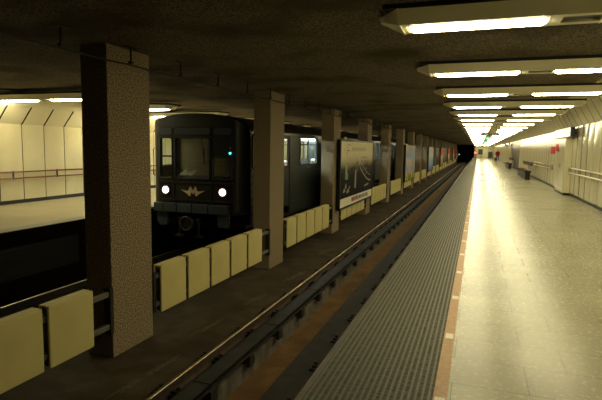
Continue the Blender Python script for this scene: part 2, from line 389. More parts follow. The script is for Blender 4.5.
# ------------------------------------------------------------------ rails
def make_rail(x,label,side,ymin=2.0,clips=90,clip=True):
    t=thing('running_rail',(x,0,BED),label,'rail','running rails')
    b=MB(); h=.15
    prof=[(-.065,0),(.065,0),(.065,.012),(.01,.03),(.01,.105),(.033,.115),(.033,.145),(-.033,.145),(-.033,.115),(-.01,.105),(-.01,.03),(-.065,.012)]
    b.prism(prof,'y',-6,150); b.build('web',M['railside'] if clip else M['iron'],t)
    b=MB(); n=8; vs=[]; fs=[]
    for y in (-6,150):
        for q in range(n+1): a=PI*q/n; vs.append((.026*math.cos(a),y,.134+.02*math.sin(a)))
    for q in range(n): fs.append((q,q+1,q+n+2,q+n+1))
    b.add(vs,fs,0,True); b.build('rail_head',M['railhead'],t)
    if clip:
        b=MB()
        b.box(-.17,.17,-.09,.09,0,.02); 
        for s in (-1,1):
            b.box(s*.06,s*.17,-.085,.085,.02,.06); b.disc((s*.115,.035),.026,'z',(.06,.115),8); b.disc((s*.115,-.035),.022,'z',(.06,.1),8); b.box(s*.05,s*.15,-.03,.03,.06,.08)
        c0=b.build('clip',M['iron'],t); c0.location=(0,ymin,0)
        for i in range(1,clips):
            c=c0.copy(); COL.objects.link(c); c.location=(0,ymin+.985*i,0)
    return t
make_rail(-3.2,'shiny far rail of the near track beside the black cover boards',1,1.66)
make_rail(-1.715,'rail of the near track tucked under the platform edge',1,1.9)
make_rail(-5.79,'rail of the far track closest to the pillars',1,clip=False)
make_rail(-7.29,'rail of the far track below the far platform edge',1,clip=False)

# black cover boards with brackets, on the plinth beside the rail
t=thing('rail_cover',(0,0,0),'long black flat cover board beside the shiny rail','cover board')
k=0
for i in range(60):
    y0=.66+1.97*i
    b=MB(); b.box(-2.87,-2.63,y0,y0+1.955,-1.03,-1.0); b.box(-2.655,-2.63,y0,y0+1.955,-1.07,-1.0); b.box(-2.87,-2.85,y0,y0+1.955,-1.05,-1.0)
    b.build('cover_board',M['cover'],t,.006)
for i in range(98):
    y=1.66+.985*i
    b=MB(); b.prism([(-2.86,-1.17),(-2.66,-1.17),(-2.66,-1.16),(-2.64,-1.035),(-2.86,-1.035)],'y',y-.06,y+.06)
    b.box(-2.66,-2.6,y-.075,y+.075,-1.2,-1.06); b.box(-2.93,-2.87,y-.04,y+.04,-1.17,-1.1)
    b.build('bracket',M['iron'],t)
t=thing('conductor_rail',(0,0,0),'thin dark cable rail between the shiny rail and the black cover boards','cable')
b=MB(); b.sweep([(-2.965,-6,-1.13),(-2.965,150,-1.13)],.016,8); b.build('cable',M['iron'],t)
# stains along the bed
for i,(x,y,l,w) in enumerate([(-3.75,5.0,1.3,.05),(-3.9,6.7,.9,.05),(-3.8,8.3,.7,.07),(-3.7,10.2,1.2,.07),(-3.85,12.9,.9,.06),(-3.7,15.4,1.6,.06)]):
    rnd=random.Random(i); n=18; poly=[]
    for k in range(n):
        a=2*PI*k/n; r=1+rnd.uniform(-.35,.35); poly.append((x+w*r*math.cos(a)+.06*math.sin(a*1.0),y+l*.5*r*math.sin(a)))
    b=MB(); b.prism(poly,'z',BED+.0005,BED+.002)
    o=b.build('lime_stain',M['stain']); tag(o,'pale dried lime stain on the dark track floor, %s from the camera'%ORD[i],'stain','lime stains on the track floor')

# ------------------------------------------------------------------ ceiling lights
def make_light(lampmat, mirror=False, segs=2):
    t=thing('ceiling_light',(0,0,0),'x','ceiling light')
    sx=-1 if mirror else 1
    top=.11
    def sec(x,hb,ht,zb,zt): return [(x,-ht,zt),(x,-hb,zb),(x,hb,zb),(x,ht,zt)]
    b=MB()
    xs=[(-.93,.05,.09,.07,.1),(-.74,.19,.32,0,.11),(2.32,.19,.32,0,.11),(2.45,.05,.09,.07,.1)]
    rings=[sec(sx*x,hb,ht,zb,zt) for x,hb,ht,zb,zt in xs]
    vs=[p for r in rings for p in r]; fs=[]
    # bottom plate has openings for the diffusers -> sides and ends here
    for i in range(3):
        for k in (0,2,3): 
            a,c=i*4+k,i*4+(k+1)%4; fs.append((a,c,c+4,a+4))
    for i in (0,2): fs.append((i*4+1,i*4+2,i*4+6,i*4+5))
    fs+= [(0,1,2,3),(12,13,14,15)]
    b.add(vs,fs)
    for xa,xb in ((-.74,-.68),(.50,.62),(.92,.96),(2.14,2.32)): b.quad((sx*xa,-.19,0),(sx*xb,-.19,0),(sx*xb,.19,0),(sx*xa,.19,0))
    for xa,xb in ((-.68,.50),(.96,2.14),(.62,.92)):
        for ya,yb in ((-.19,-.105),(.105,.19)): b.quad((sx*xa,ya,0),(sx*xb,ya,0),(sx*xb,yb,0),(sx*xa,yb,0))
    b.build('housing',M['housing'],t)
    for xa in (-.735,.51,.93,2.3):
        b=MB(); b.hexa([(sx*xa,-.325,.112),(sx*(xa+.012),-.325,.112),(sx*(xa+.012),.325,.112),(sx*xa,.325,.112),(sx*xa,-.196,-.004),(sx*(xa+.012),-.196,-.004),(sx*(xa+.012),.196,-.004),(sx*xa,.196,-.004)])
        b.build('joint_band',M['housing'],t)
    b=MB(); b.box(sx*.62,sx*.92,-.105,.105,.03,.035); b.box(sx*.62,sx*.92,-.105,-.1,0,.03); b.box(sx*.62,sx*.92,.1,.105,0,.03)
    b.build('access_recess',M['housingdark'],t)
    for xa,xb in ((-.65,.50),(.96,2.14)):
        b=MB(); n=10; vs=[]; fs=[]
        for e,x in enumerate((xa,xa+.03,xb-.03,xb)):
            s=.55 if e in(0,3) else 1
            for k in range(n+1):
                a=PI*k/n; vs.append((sx*x,.09*math.cos(a)*(1 if s==1 else .85),.01-.042*math.sin(a)*s))
        for e in range(3):
            for k in range(n): i=e*(n+1)+k; fs.append((i,i+1,i+n+2,i+n+1))
        fs.append(tuple(range(n+1))); fs.append(tuple(range(3*(n+1),4*(n+1))))
        b.add(vs,fs,0,True); b.build('diffuser',lampmat,t)
    b=MB(); b.box(sx*-.86,sx*2.38,-.34,.34,.113,.15); b.build('shadow_gap_plate',M['black'],t)  # wide black plate paints in the shade between housing and ceiling
    return t
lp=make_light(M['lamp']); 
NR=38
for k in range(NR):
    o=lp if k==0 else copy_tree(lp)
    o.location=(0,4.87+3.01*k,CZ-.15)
    o['group']='ceiling lights over the near platform'
    o['label']=('cream two-lamp ceiling light over the near platform, %s in the row going into the distance'%ordn(k)) if k>=0 else \
       'cream two-lamp ceiling light out of frame above the viewer, %s'%('farther back' if k==-2 else 'nearer one')
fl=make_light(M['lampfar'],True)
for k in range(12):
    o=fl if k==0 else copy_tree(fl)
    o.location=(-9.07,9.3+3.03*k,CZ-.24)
    o['group']='ceiling lights over the far platform'
    o['label']='cream two-lamp ceiling light over the far platform, %s from the left'%ORD[k]

# ------------------------------------------------------------------ hanger rods and cable
for k in range(20):
    y=4.35+1.165*k
    t=thing('hanger_rod',(-4.33,y,CZ),'thin black rod hanging from the ceiling with a cross plate, %s from the left'%ordn(k),'hanger rod','ceiling rods carrying the cable')
    b=MB(); b.sweep([(0,0,0),(0,0,-.2)],.012,8); b.build('rod',M['black'],t)
    b=MB(); b.box(-.02,.02,-.11,.11,-.014,0); b.build('plate',M['black'],t)
    b=MB(); b.box(-.024,.024,-.024,.024,-.214,-.185); b.build('clamp',M['black'],t)
pts=[]
for i in range(0,240):
    y=1.2+.12*i; ph=((y-4.35)/1.165)%1; pts.append((-4.33,y,2.64-.012*math.sin(PI*ph)+(.02 if y<3.7 else 0)*(3.7-y)))
b=MB(); b.sweep(pts,.011,6); tag(b.build('cable',M['black']),'thin black cable strung under the ceiling from rod to rod','cable')

# ------------------------------------------------------------------ handrails
def handrail(x,y0,y1,zs,m,inw,label,grp,pitch=1.84,phase=.4):
    t=thing('handrail',(x,y0,0),label,'handrail',grp)
    for z in zs:
        b=MB(); b.sweep([(0,0,z),(0,y1-y0,z)],.022,10); b.build('rail',m,t)
    y=phase
    while y<y1-y0:
        b=MB(); b.box(-.015,.015,y-.02,y+.02,zs[1]-.03,zs[0]+.03)
        for z in zs: b.box(0,-inw*.1,y-.015,y+.015,z-.014,z+.014)
        b.build('bracket',M['chrome'] if m is not M['brownrail'] else M['iron'],t); y+=pitch
    for yy in (0,):
        b=MB(); b.sweep([(0,yy,zs[0]),(0,yy-.05,zs[0]-.03),(0,yy-.05,zs[1]+.03),(0,yy,zs[1])],.022,8); b.build('end_bend',M['brownrail'],t)
handrail(XW-.1,-2.0,20.55,(1.02,.85),M['creamrail'],-1,'double cream handrail on the right wall nearest the camera','handrails')
handrail(XW-.1,24.9,32.2,(.99,.83),M['creamrail'],-1,'double pale handrail on the right wall between the wall cabinet and the nearest bench','handrails')
handrail(FW+.1,-2.0,60,(.845,.68),M['brownrail'],1,'double red-brown handrail along the far platform wall','handrails',pitch=1.44,phase=.2)

# wall cabinet (projecting bay) and display box
t=thing('wall_cabinet',(3.04,20.6,0),'tall cream cabinet projecting from the right wall under the display box','cabinet')
b=MB(); b.box(0,.22,0,2.1,.08,2.12); b.build('body',M['door'],t,.008)
b=MB(); b.box(.01,.22,.01,2.09,0,.08); b.build('plinth',M['skirt'],t)
for j in range(2):
    b=MB(); b.box(-.014,0,.03+1.03*j,1.04+1.03*j,.12,2.08); d=b.build('door',M['wall'],t,.005)
    b=MB(); b.box(-.03,-.014,(.94 if j==0 else 1.12),(.97 if j==0 else 1.15),1.0,1.14); b.build('handle',M['chrome'],d)
def display(y0,y1,label):
    t=thing('display_box',(3.0,y0,2.13),label,'display box','display boxes on the right wall')
    b=MB(); b.box(0,.13,0,y1-y0,0,.34); b.box(.13,.255,.4,.5,.1,.2); b.box(.13,.255,y1-y0-.5,y1-y0-.4,.1,.2); b.build('case',M['displayblue'],t,.01)
    b=MB(); b.box(-.008,0,.05,y1-y0-.05,.03,.31); b.build('screen',M['displayside'],t)
    b=MB(); b.box(.015,.115,-.006,0,.03,.31); b.build('end_panel',M['displayblue'],t)
display(19.5,23.2,'dark blue display box with glossy white face above the wall cabinet')
display(56.6,58.6,'small blue display box high on the right wall beyond the metal shutter')
display(64,66,'small blue display box high on the right wall before the person')
for x,y,w,z0,z1,l in ((2.985,21.9,.5,1.62,1.9,'small red sign on the door of the wall cabinet'),(XW-.015,24.9,1.2,1.5,1.82,'larger red wall sign above the pale handrail')):
    b=MB(); b.box(-.03,0,0,w,z0,z1); o=b.build('wall_sign',[M['red']],None,.006,loc=(x,y,0)); tag(o,l,'wall sign')
# metal shutter
t=thing('metal_shutter',(XW-.03,44.5,0),'tall grey-brown metal shutter in the right wall beyond the nearest bench','shutter')
b=MB(); b.box(0,.04,0,11,.1,2.45); b.build('panel',M['shutter'],t)
b=MB()
for yy in (-.1,11): b.box(-.015,.05,yy,yy+.1,.0,2.5)
b.box(-.015,.05,0,11,2.42,2.5); b.build('frame',M['door'],t)
for j in range(9):
    b=MB(); b.box(-.012,0,1.2*j+1.0,1.2*j+1.04,.12,2.42); b.build('slat',M['iron'],t)

# ------------------------------------------------------------------ benches
def bench(x0,y0,L,label):
    t=thing('bench',(x0,y0,0),label,'bench','benches along the right wall')
    for j in range(3):
        b=MB(); b.box(.12*j,.11+.12*j,0,L,.44,.49); b.build('seat_slat',M['seatwood'],t,.006)
    b=MB(); b.box(.05,.31,.2,L-.5,.02,.415); b.build('base',M['benchbase'],t,.01)
    b=MB(); b.box(.0,.35,.05,L-.05,.415,.44); b.build('seat_frame',M['benchbase'],t)
    for j in range(2):
        b=MB(); b.box(.40,.43,.5,L+.3,.76+.11*j,.865+.11*j); b.build('back_slat',M['seatwood'],t,.006)
    n=3
    for j in range(n):
        yy=.6+(L-.8)*j/(n-1); b=MB(); b.box(.43,.46,yy-.03,yy+.03,.415,.96); b.box(.33,.46,yy-.03,yy+.03,.395,.415); b.build('back_post',M['chrome'],t)
    return t
bench(2.52,30.4,6.2,'nearest long bench with red-brown slats on a black base by the right wall')
bench(2.58,48.0,6.0,'middle bench with red-brown slats by the right wall beside the metal shutter')
bench(2.6,86,5.0,'small distant dark bench by the right wall beyond the person')

# ------------------------------------------------------------------ hanging signs
t=thing('hanging_sign',(.05,25.1,2.3),'long grey direction sign hanging across the platform under the lights','hanging sign')
b=MB(); b.box(0,.85,0,.1,0,.12); b.build('case',M['signgrey'],t,.006)
for j,(a,c) in enumerate([(.06,.12),(.18,.22),(.26,.36),(.55,.6),(.66,.76)]):
    b=MB(); b.box(a,c,-.004,0,.035,.085); b.build('lettering',M['white'],t)
for x in (.15,.7):
    b=MB(); b.sweep([(x,.05,.12),(x,.05,CZ-2.3)],.01,8); b.build('hanger',M['iron'],t)
for i,(x0,x1,y,z,h,l) in enumerate([(.42,.84,33.4,2.26,.2,'green lit exit sign hanging behind the grey direction sign'),(.3,.85,52,2.3,.22,'small green lit exit sign hanging farther down the platform')]):
    t=thing('exit_sign',(x0,y,z),l,'exit sign','green exit signs')
    w=x1-x0
    b=MB(); b.box(0,w,0,.08,0,h); b.build('case',M['signgrey'],t)
    b=MB(); b.box(.01,w*.62,-.005,0,.015,h-.015); b.build('lit_face',M['green'],t)
    b=MB(); b.prism([(w*.12,h*.5),(w*.24,h*.8),(w*.24,h*.6),(w*.45,h*.6),(w*.45,h*.4),(w*.24,h*.4),(w*.24,h*.2)],'y',-.008,-.005); b.build('arrow',M['signlit'],t)
    b=MB(); b.box(w*.66,w*.85,-.005,0,.015,h-.015); b.build('lit_end',M['signlit'],t)
    b=MB(); b.sweep([(w/2,.04,h),(w/2,.04,CZ-z)],.01,8); b.build('hanger',M['iron'],t)

# things at the platform end
def ebox(name,x0,x1,z0,z1,m,label,cat,d=.08,y=Y1):
    t=thing(name,((x0+x1)/2,y-d,z0),label,cat); w=(x1-x0)/2
    b=MB(); b.box(-w,w,.01,d,0,z1-z0); b.build('panel',m,t)
    b=MB(); e=.05
    b.box(-w,-w+e,0,d,0,z1-z0); b.box(w-e,w,0,d,0,z1-z0); b.box(-w,w,0,d,z1-z0-e,z1-z0); b.build('frame',M['signgrey'],t)
    return t
t=thing('end_door',(1.6,Y1-.075,0),'pale cream door in the far end wall of the platform','door')
b=MB(); b.box(-.42,.42,.02,.06,0,2.1); b.build('leaf',M['door'],t); b=MB(); b.box(.3,.36,0,.02,.98,1.1); b.build('handle',M['chrome'],t)
ebox('dark_cabinet',2.15,3.0,0,1.35,M['bluedoor'],'dark blue-grey cabinet in the corner right of the end door','cabinet',.5)
ebox('notice_board',.05,1.0,.7,1.9,M['bluedoor'],'dark notice board on the end wall left of the end door','notice board')
ebox('grit_bin',.5,.85,0,.65,M['yellow'],'small yellow bin standing before the notice board','bin',.4)
t=thing('red_signal',(-.5,Y1-.5,.004),'red lit signal lamp at the far end of the platform edge','signal')
b=MB(); b.sweep([(0,0,0),(0,0,1.2)],.04,8); b.build('post',M['signgrey'],t)
b=MB(); b.box(-.3,.3,-.08,.08,.75,1.4); b.build('case',M['bluedoor'],t,.02)
b=MB(); b.disc((0,1.08),.26,'y',(-.1,-.08),20); b.build('lens',M['redlamp'],t)
t=thing('tunnel_signal',(-4.2,125,.3),'small pale signal light in the dark tunnel mouth','signal')
b=MB(); b.box(-.35,.35,0,.2,0,.6); b.build('case',M['black'],t,.02); b=MB(); b.disc((0,.3),.17,'y',(-.02,0),16); b.build('lens',M['signallamp'],t)
b=MB(); b.box(-.05,.05,.05,.15,BED-.3,0); b.build('post',M['black'],t)

# ------------------------------------------------------------------ advertising boards on the pillars
NAMES={2:'sand',5:'blue',8:'palegrey'}
sheet={}
sheet['a']=poster_material('beige and black poster',[(0,(.004,.004,.003)),(.34,(.008,.007,.006)),(.5,(.06,.05,.035)),(.64,(.6,.52,.33)),(.78,(.9,.8,.54)),(1,(.95,.86,.58))],(1,1.4,.7),[(.02,.018,.014)],6,(.58,.66),2.0)
sheet['b']=poster_material('blue yellow and green poster',[(0,(.14,.26,.02)),(.16,(.26,.36,.05)),(.21,(.2,.36,.75)),(.7,(.3,.48,.85)),(1,(.6,.65,.65))],(1,3,.6),[(.95,.7,.1),(.85,.5,.2)],5,(.48,.56),5.0)
sheet['c']=poster_material('pale blue grey poster',[(0,(.12,.2,.36)),(.3,(.3,.46,.7)),(.6,(.75,.8,.8)),(1,(.85,.82,.68))],(1,2,.5),[(.8,.75,.6)],5,(.55,.64),1.0)
sheet['d']=poster_material('red topped poster',[(0,(.3,.26,.18)),(.35,(.5,.44,.22)),(.55,(.7,.6,.4)),(.64,(.95,.1,.04)),(.88,(.95,.14,.06)),(1,(.6,.35,.24))],(1,2,.5),[(.85,.65,.05)],5,(.58,.64),3.0)
plabels=['large beige and black advertising board spanning the third and fourth pillars','blue and yellow advertising board with green foot on the sixth and seventh pillars',
 'pale blue-grey advertising board on the ninth and tenth pillars','red-topped advertising board, nearest of the red-topped ones','red-topped advertising board, second nearest of the red-topped ones',
 'red-topped advertising board, third nearest of the red-topped ones','red-topped advertising board, farthest and smallest of them']
for i,k in enumerate([2,5,8,11,14,17,20]):
    ya,yb=PY[k]+.42,PY[k]+5.72
    if i==0: ya,yb=16.15,21.65
    z0,z1=-.50,1.9
    t=thing('advertising_board',(-4.33,ya,z0),plabels[i],'advertising board','advertising boards')
    W,H=yb-ya,z1-z0; e=.06
    b=MB(); b.box(-.07,.02,0,e,0,H); b.box(-.07,.02,W-e,W,0,H); b.box(-.07,.02,0,W,0,e); b.box(-.07,.02,0,W,H-e,H); b.build('frame',M['posterframe'],t,.006)
    zb=.36 if i==0 else e
    b=MB(); b.box(-.05,-.0,e,W-e,zb,H-e); b.build('sheet',sheet['abcdddd'[i]],t)
    b=MB(); b.box(-.068,-.052,.02,W-.02,.02,H-.02); b.build('backing',M['black'],t)
    if i==0:
        b=MB(); b.box(-.05,.0,e,W-e,e,.36); st_=b.build('white_border',M['printwhite'],t)
        # lettering on the border: a red block followed by small coloured marks
        x=1.75; rnd=random.Random(5)
        for j,(w,c) in enumerate([(.42,'printred'),(.16,'printdark'),(.2,'printdark'),(.14,'printred'),(.3,'printblue'),(.16,'printgreen'),(.34,'printpale'),(.2,'printgreen'),(.28,'printpale')]):
            b=MB(); b.box(0,.004,x,x+w,.13+rnd.uniform(0,.03),.27+rnd.uniform(0,.03)); b.build('print_mark',M[c],st_); x+=w+.08
        b=MB()  # script title across the top: thin brush strokes
        def stroke(pts,w,m):
            for (ya_,za_),(yb_,zb_) in zip(pts,pts[1:]):
                dy,dz=yb_-ya_,zb_-za_; l=math.hypot(dy,dz) or 1; ny,nz=-dz/l*w/2,dy/l*w/2
                b.quad((.003,ya_-ny,za_-nz),(.003,yb_-ny,zb_-nz),(.003,yb_+ny,zb_+nz),(.003,ya_+ny,za_+nz),m)
        stroke([(.95,1.75),(1.0,2.25),(1.5,2.2)],.035,0); stroke([(.95,2.02),(1.3,2.02)],.035,0)
        stroke([(1.6+.09*j,2.0+(.14 if j%2 else 0)) for j in range(28)],.025,1)
        stroke([(3.1+.08*j,1.72+(.06 if j%2 else 0)) for j in range(14)],.02,2); stroke([(3.1+.08*j,1.56+(.05 if j%2 else 0)) for j in range(20)],.02,2)
        b.build('title',[M['printred'],mat('faded red print',(.32,.17,.1),.5),M['printdark']],t)
        b=MB(); b.box(0,.004,.75,1.0,1.1,1.62); b.build('green_mark',mat('pale green print',(.33,.4,.2),.5),t)
        b=MB(); b.box(0,.005,.72,1.12,1.0,1.22); b.build('green_mark',M['printgreen'],t)
        b=MB()  # pale figures and swooping bands printed on the lower, dark half
        def band(pts,w): 
            for (ya_,za_),(yb_,zb_) in zip(pts,pts[1:]):
                b.quad((.003,ya_,za_),(.003,yb_,zb_),(.003,yb_,zb_+w),(.003,ya_,za_+w))
        b.quad((.003,2.15,.62),(.003,2.4,.62),(.003,2.42,1.3),(.003,2.2,1.3))
        b.build('pale_figure',M['printpale'],t); b=MB(); band([(3.0+.14*j,1.35-.62*math.sin(j/15*1.5)) for j in range(16)],.07); b.build('pale_figure',M['printpale'],t); b=MB(); band([(3.2+.14*j,1.55-.62*math.sin(j/15*1.4)) for j in range(14)],.035)
        b.quad((.003,3.9,.55),(.003,4.7,.6),(.003,4.7,.68),(.003,3.9,.63))
        b.build('pale_figure',M['printpale'],t); b=MB()
        for (a,z,w,h) in ((.45,.55,.35,.16),(.7,.68,.25,.2),(.95,.5,.4,.17),(1.25,.64,.2,.13)): b.quad((.003,a,z),(.003,a+w,z+.03),(.003,a+w*.8,z+h),(.003,a+.1,z+h*.8))
        b.build('pale_figure',M['printpale'],t)
        for (a,z,w,h) in ((2.35,1.1,.12,.55),(2.6,1.2,.1,.4),(3.55,1.15,.12,.35),(4.1,1.0,.15,.4)): b=MB(); b.quad((.004,a,z),(.004,a+w,z+.05),(.004,a+w*.7,z+h),(.004,a-.03,z+h*.8)); b.build('dark_figure',M['printdark'],t)
        b=MB(); b.box(-.02,.03,.55,.67,H,H+.09); b.build('yellow_tag',M['yellowtag'],t)
        b=MB(); b.sweep([(.0,1.0,H+.03),(.0,2.2,H+.03)],.02,8); b.build('lamp_rod',M['chrome'],t)

# ------------------------------------------------------------------ train
HW=1.35
def roofz(dx):
    return 1.95+.44*max(0,1-abs(dx/HW)**2.5)**.5
def rrect_path(y,x0,x1,z0,z1,r,n=5):
    P=[]
    for cx,cz,a0 in ((x1-r,z1-r,0),(x0+r,z1-r,PI/2),(x0+r,z0+r,PI),(x1-r,z0+r,1.5*PI)):
        for k in range(n+1):
            a=a0+PI/2*k/n; P.append((cx+r*math.cos(a),y,cz+r*math.sin(a)))
    return P
def frame_obj(pts,r,m,name,parent):
    b=MB(); b.sweep(pts,r,6,closed=True); return b.build(name,m,parent)
WZ0,WZ1=1.07,1.9
def make_car(head,label):
    t=thing('metro_car',(0,0,0),label,'train','metro cars at the far platform')
    L=19.1; ys=.38 if head else 0
    doors=[2.4+4.8*k for k in range(4)]; wins=[4.8+4.8*k for k in range(3)]
    holes=[]
    for c in doors: holes+= [(c-.65,c+.65,'d')]
    for c in wins: holes+= [(c-.86,c+.86,'w')]
    if head: holes+=[(.46,1.22,'c')]
    else: holes+=[(.5,1.3,'w')]
    holes.sort()
    for s in (1,-1):
        def X(v): return s*v
        b=MB()
        b.box(X(1.29),X(1.35),ys,L,1.93,1.97)
        y=ys
        for a,c,kd in holes:
            b.box(X(1.29),X(1.35),y,a,-.3,1.93)
            if kd!='d': b.box(X(1.29),X(1.35),a,c,-.3,WZ0); b.box(X(1.29),X(1.35),a,c,WZ1,1.93)
            y=c
        b.box(X(1.29),X(1.35),y,L,-.3,1.93)
        for a,c,kd in [(ys,ys,'')]+holes:
            pass
        # pressed ribs on the lower flank
        edges=[ys]+[v for a,c,kd in holes if kd=='d' for v in (a,c)]+[L]
        for i in range(0,len(edges),2):
            for z in (-.05,.12,.3,.48,.66,.84): b.box(X(1.35),X(1.362),edges[i]+.04,edges[i+1]-.04,z,z+.05)
            b.box(X(1.35),X(1.37),edges[i],edges[i+1],1.0,1.04)
        b.build('side_wall',M['carside'],t)
        b=MB(); b.box(X(1.345),X(1.40),ys,L,1.965,2.0); b.build('rain_gutter',M['carbody'],t)
        b=MB()
        for a,c,kd in holes:
            if kd=='w': b.box(X(1.255),X(1.29),a-.6 if a>1 else a,c+.6,0.05,WZ0-.01)
        b.box(X(1.25),X(1.29),1.5,L-.1,WZ1+.0,1.96)
        b.build('inner_lining',M['liner'],t)
        for a,c,kd in holes:
            if kd in 'wc':
                fr=frame_obj([(X(1.352),p[0],p[2]) for p in rrect_path(0,a,c,WZ0,WZ1,.09)],.022,M['gasket'],'window_frame',t)
                b=MB(); b.box(X(1.318),X(1.322),a,c,WZ0,WZ1); b.build('pane',M['glass'],fr)
                if kd=='w':
                    b=MB(); b.box(X(1.31),X(1.335),a,c,1.68,1.72); b.box(X(1.31),X(1.33),(a+c)/2-.015,(a+c)/2+.015,1.7,WZ1); b.build('crossbar',M['gasket'],fr)
            else:
                for lf,(ya,yb) in enumerate(((a+.01,(a+c)/2-.006),((a+c)/2+.006,c-.01))):
                    b=MB(); wa,wb=ya+.1,yb-.1
                    b.box(X(1.30),X(1.335),ya,yb,-.1,1.05); b.box(X(1.30),X(1.335),ya,yb,1.88,1.93)
                    b.box(X(1.30),X(1.335),ya,wa,1.05,1.88); b.box(X(1.30),X(1.335),wb,yb,1.05,1.88)
                    d=b.build('door',M['carside'],t)
                    b=MB(); b.box(X(1.315),X(1.318),wa,wb,1.05,1.88); b.build('pane',M['glass'],d)
                    frame_obj([(X(1.337),p[0],p[2]) for p in rrect_path(0,wa,wb,1.06,1.87,.08)],.018,M['gasket'],'pane_frame',d)
    # roof shell
    b=MB(); n=24; vs=[]; fs=[]
    for y in (ys,L):
        for k in range(n+1):
            dx=-HW+2*HW*k/n; dx=HW*math.sin(PI/2*(2*k/n-1)); vs.append((dx,y,roofz(dx)))
    for k in range(n): fs.append((k,k+1,k+n+2,k+n+1))
    b.add(vs,fs,0,True)
    b.build('roof',M['carbody'],t)
    b=MB()
    for k in range(6):
        b=MB(); b.box(-.45,.45,3.0+2.6*k,4.2+2.6*k,2.36,2.42); b.build('roof_vent',M['carbody'],t,.02)
    # inside
    b=MB(); b.box(-1.29,1.29,.05,L-.02,-.02,.03); b.build('inner_floor',M['darkconc'],t)
    b=MB(); b.box(-1.29,1.29,1.42 if head else .1,L-.05,2.0,2.03); b.build('inner_ceiling',M['liner'],t)
    for s in (-.45,.45):
        b=MB(); b.box(s-.06,s+.06,1.8,L-.4,1.965,1.998); b.build('saloon_lamp',M['carlamp'],t)
    for s in (-1,1):
        for c in wins:
            b=MB(); b.box(s*.78,s*1.24,c-1.5,c+1.5,.32,.48); b.box(s*1.14,s*1.25,c-1.5,c+1.5,.48,.98); b.build('seat',M['seatcloth'],t,.03)
    for c in doors:
        for s in (-.8,.8):
            b=MB(); b.sweep([(s,c+.78,.03),(s,c+.78,2.0)],.018,8); b.build('grab_pole',M['chrome'],t)
    b=MB(); b.box(-1.29,1.29,L-.06,L,-.3,2.0)
    if not head: b.box(-1.29,1.29,0,.06,-.3,2.0)
    b.build('end_wall',M['carside'],t)
    # underframe and bogies
    b=MB(); b.box(-1.2,1.2,.4,L-.2,-.42,-.3); b.box(-1.1,1.1,5.5,8,-.85,-.42); b.box(-1.1,1.1,9,13,-.8,-.42); b.build('underframe',M['iron'],t)
    for yb in (3.2,15.9):
        b=MB(); b.box(-1.05,1.05,yb-1.5,yb+1.5,-.75,-.55)
        bo=b.build('bogie',M['iron'],t)
        for dy in (-1.05,1.05):
            for s in (-1,1):
                b=MB(); b.disc((yb+dy,-.712),.38,'x',(s*.69,s*.82),24); b.build('wheel',M['railside'],bo)
    if not head: return t
    # ---- cab front
    def fy(dx):
        a=abs(dx)
        return .02*(a/1.0)**2 if a<1.02 else .021+.36*((a-1.02)/.33)**2
    xs=[-1.35,-1.31,-1.25,-1.18,-1.1,-1.02,-.97,-.61,-.53,-.2,.1,.45,.53,.8,1.06,1.12,1.18,1.25,1.31,1.35]
    zs=[-.05,.2,.4,.6,.8,1.34,1.80,1.87,2.05,2.1,2.2,2.3,2.4]
    wins_=[(-.97,-.61,.8,1.80),(-.53,.45,.8,1.80),(.53,1.06,.8,1.34)]
    b=MB(); idx={}; vs=[]; fs=[]
    def vid(i,j,back):
        key=(i,j,back)
        if key not in idx:
            x=xs[i]; z=min(zs[j],roofz(x)) if zs[j]>1.8 else zs[j]
            idx[key]=len(vs); vs.append((x*(.97 if back else 1),fy(x)+(.05 if back else 0),z))
        return idx[key]
    def hole(i,j):
        cx=(xs[i]+xs[i+1])/2; cz=(zs[j]+zs[j+1])/2
        return any(a<cx<c and e<cz<f for a,c,e,f in wins_)
    for i in range(len(xs)-1):
        for j in range(len(zs)-1):
            if hole(i,j): continue
            if zs[j]>roofz((xs[i]+xs[i+1])/2)+.02: continue
            for bk in (False,True):
                q=[vid(i,j,bk),vid(i+1,j,bk),vid(i+1,j+1,bk),vid(i,j+1,bk)]
                fs.append(tuple(q if not bk else q[::-1]))
            for (di,dj,e) in ((-1,0,(0,0,0,1)),(1,0,(1,0,1,1)),(0,-1,(0,0,1,0)),(0,1,(0,1,1,1))):
                ii,jj=i+di,j+dj
                if 0<=ii<len(xs)-1 and 0<=jj<len(zs)-1 and hole(ii,jj):
                    a=(i+e[0],j+e[1]); c=(i+e[2],j+e[3])
                    fs.append((vid(*a,False),vid(*c,False),vid(*c,True),vid(*a,True)))
    b.add(vs,fs); b.build('front_face',M['carface'],t)
    # window frames and panes
    for (a,c,e,f) in wins_:
        yy=fy((a+c)/2)
        fr=frame_obj(rrect_path(yy-.012,a,c,e,f,.07),.022,M['gasket'],'window_frame',t)
        b=MB(); b.box(a,c,yy+.02,yy+.024,e,f); b.build('pane',M['glass'],fr)
    for (a,c) in ((-.98,-.61),(-.55,.47),(.53,1.04)):
        fr=frame_obj(rrect_path(fy((a+c)/2)-.01,a,c,1.87,2.05,.07),.016,M['gasket'],'destination_frame',t)
        b=MB(); b.box(a+.01,c-.01,fy(c*.9)-.016,fy(c*.9)-.012,1.88,2.04); b.build('destination_panel',M['bluedoor'],fr)
    fr=frame_obj(rrect_path(fy(.8)-.01,.55,1.04,1.42,1.80,.05),.014,M['gasket'],'equipment_panel_frame',t)
    b=MB(); b.box(.57,1.02,fy(1)-.016,fy(1)-.01,1.44,1.78); b.build('equipment_panel',M['carbody'],fr)
    b=MB(); b.disc((1.0,1.44),.028,'y',(-.03,.02),12); b.build('indicator_lamp',M['teal'],t)
    b=MB(); b.disc((1.0,1.56),.022,'y',(-.03,.02),12); b.build('side_lamp',M['chrome'],t)
    # left window bar, door lines, grab rails
    b=MB(); b.box(-.96,-.62,-.02,.01,1.32,1.36); b.build('window_bar',M['gasket'],t)
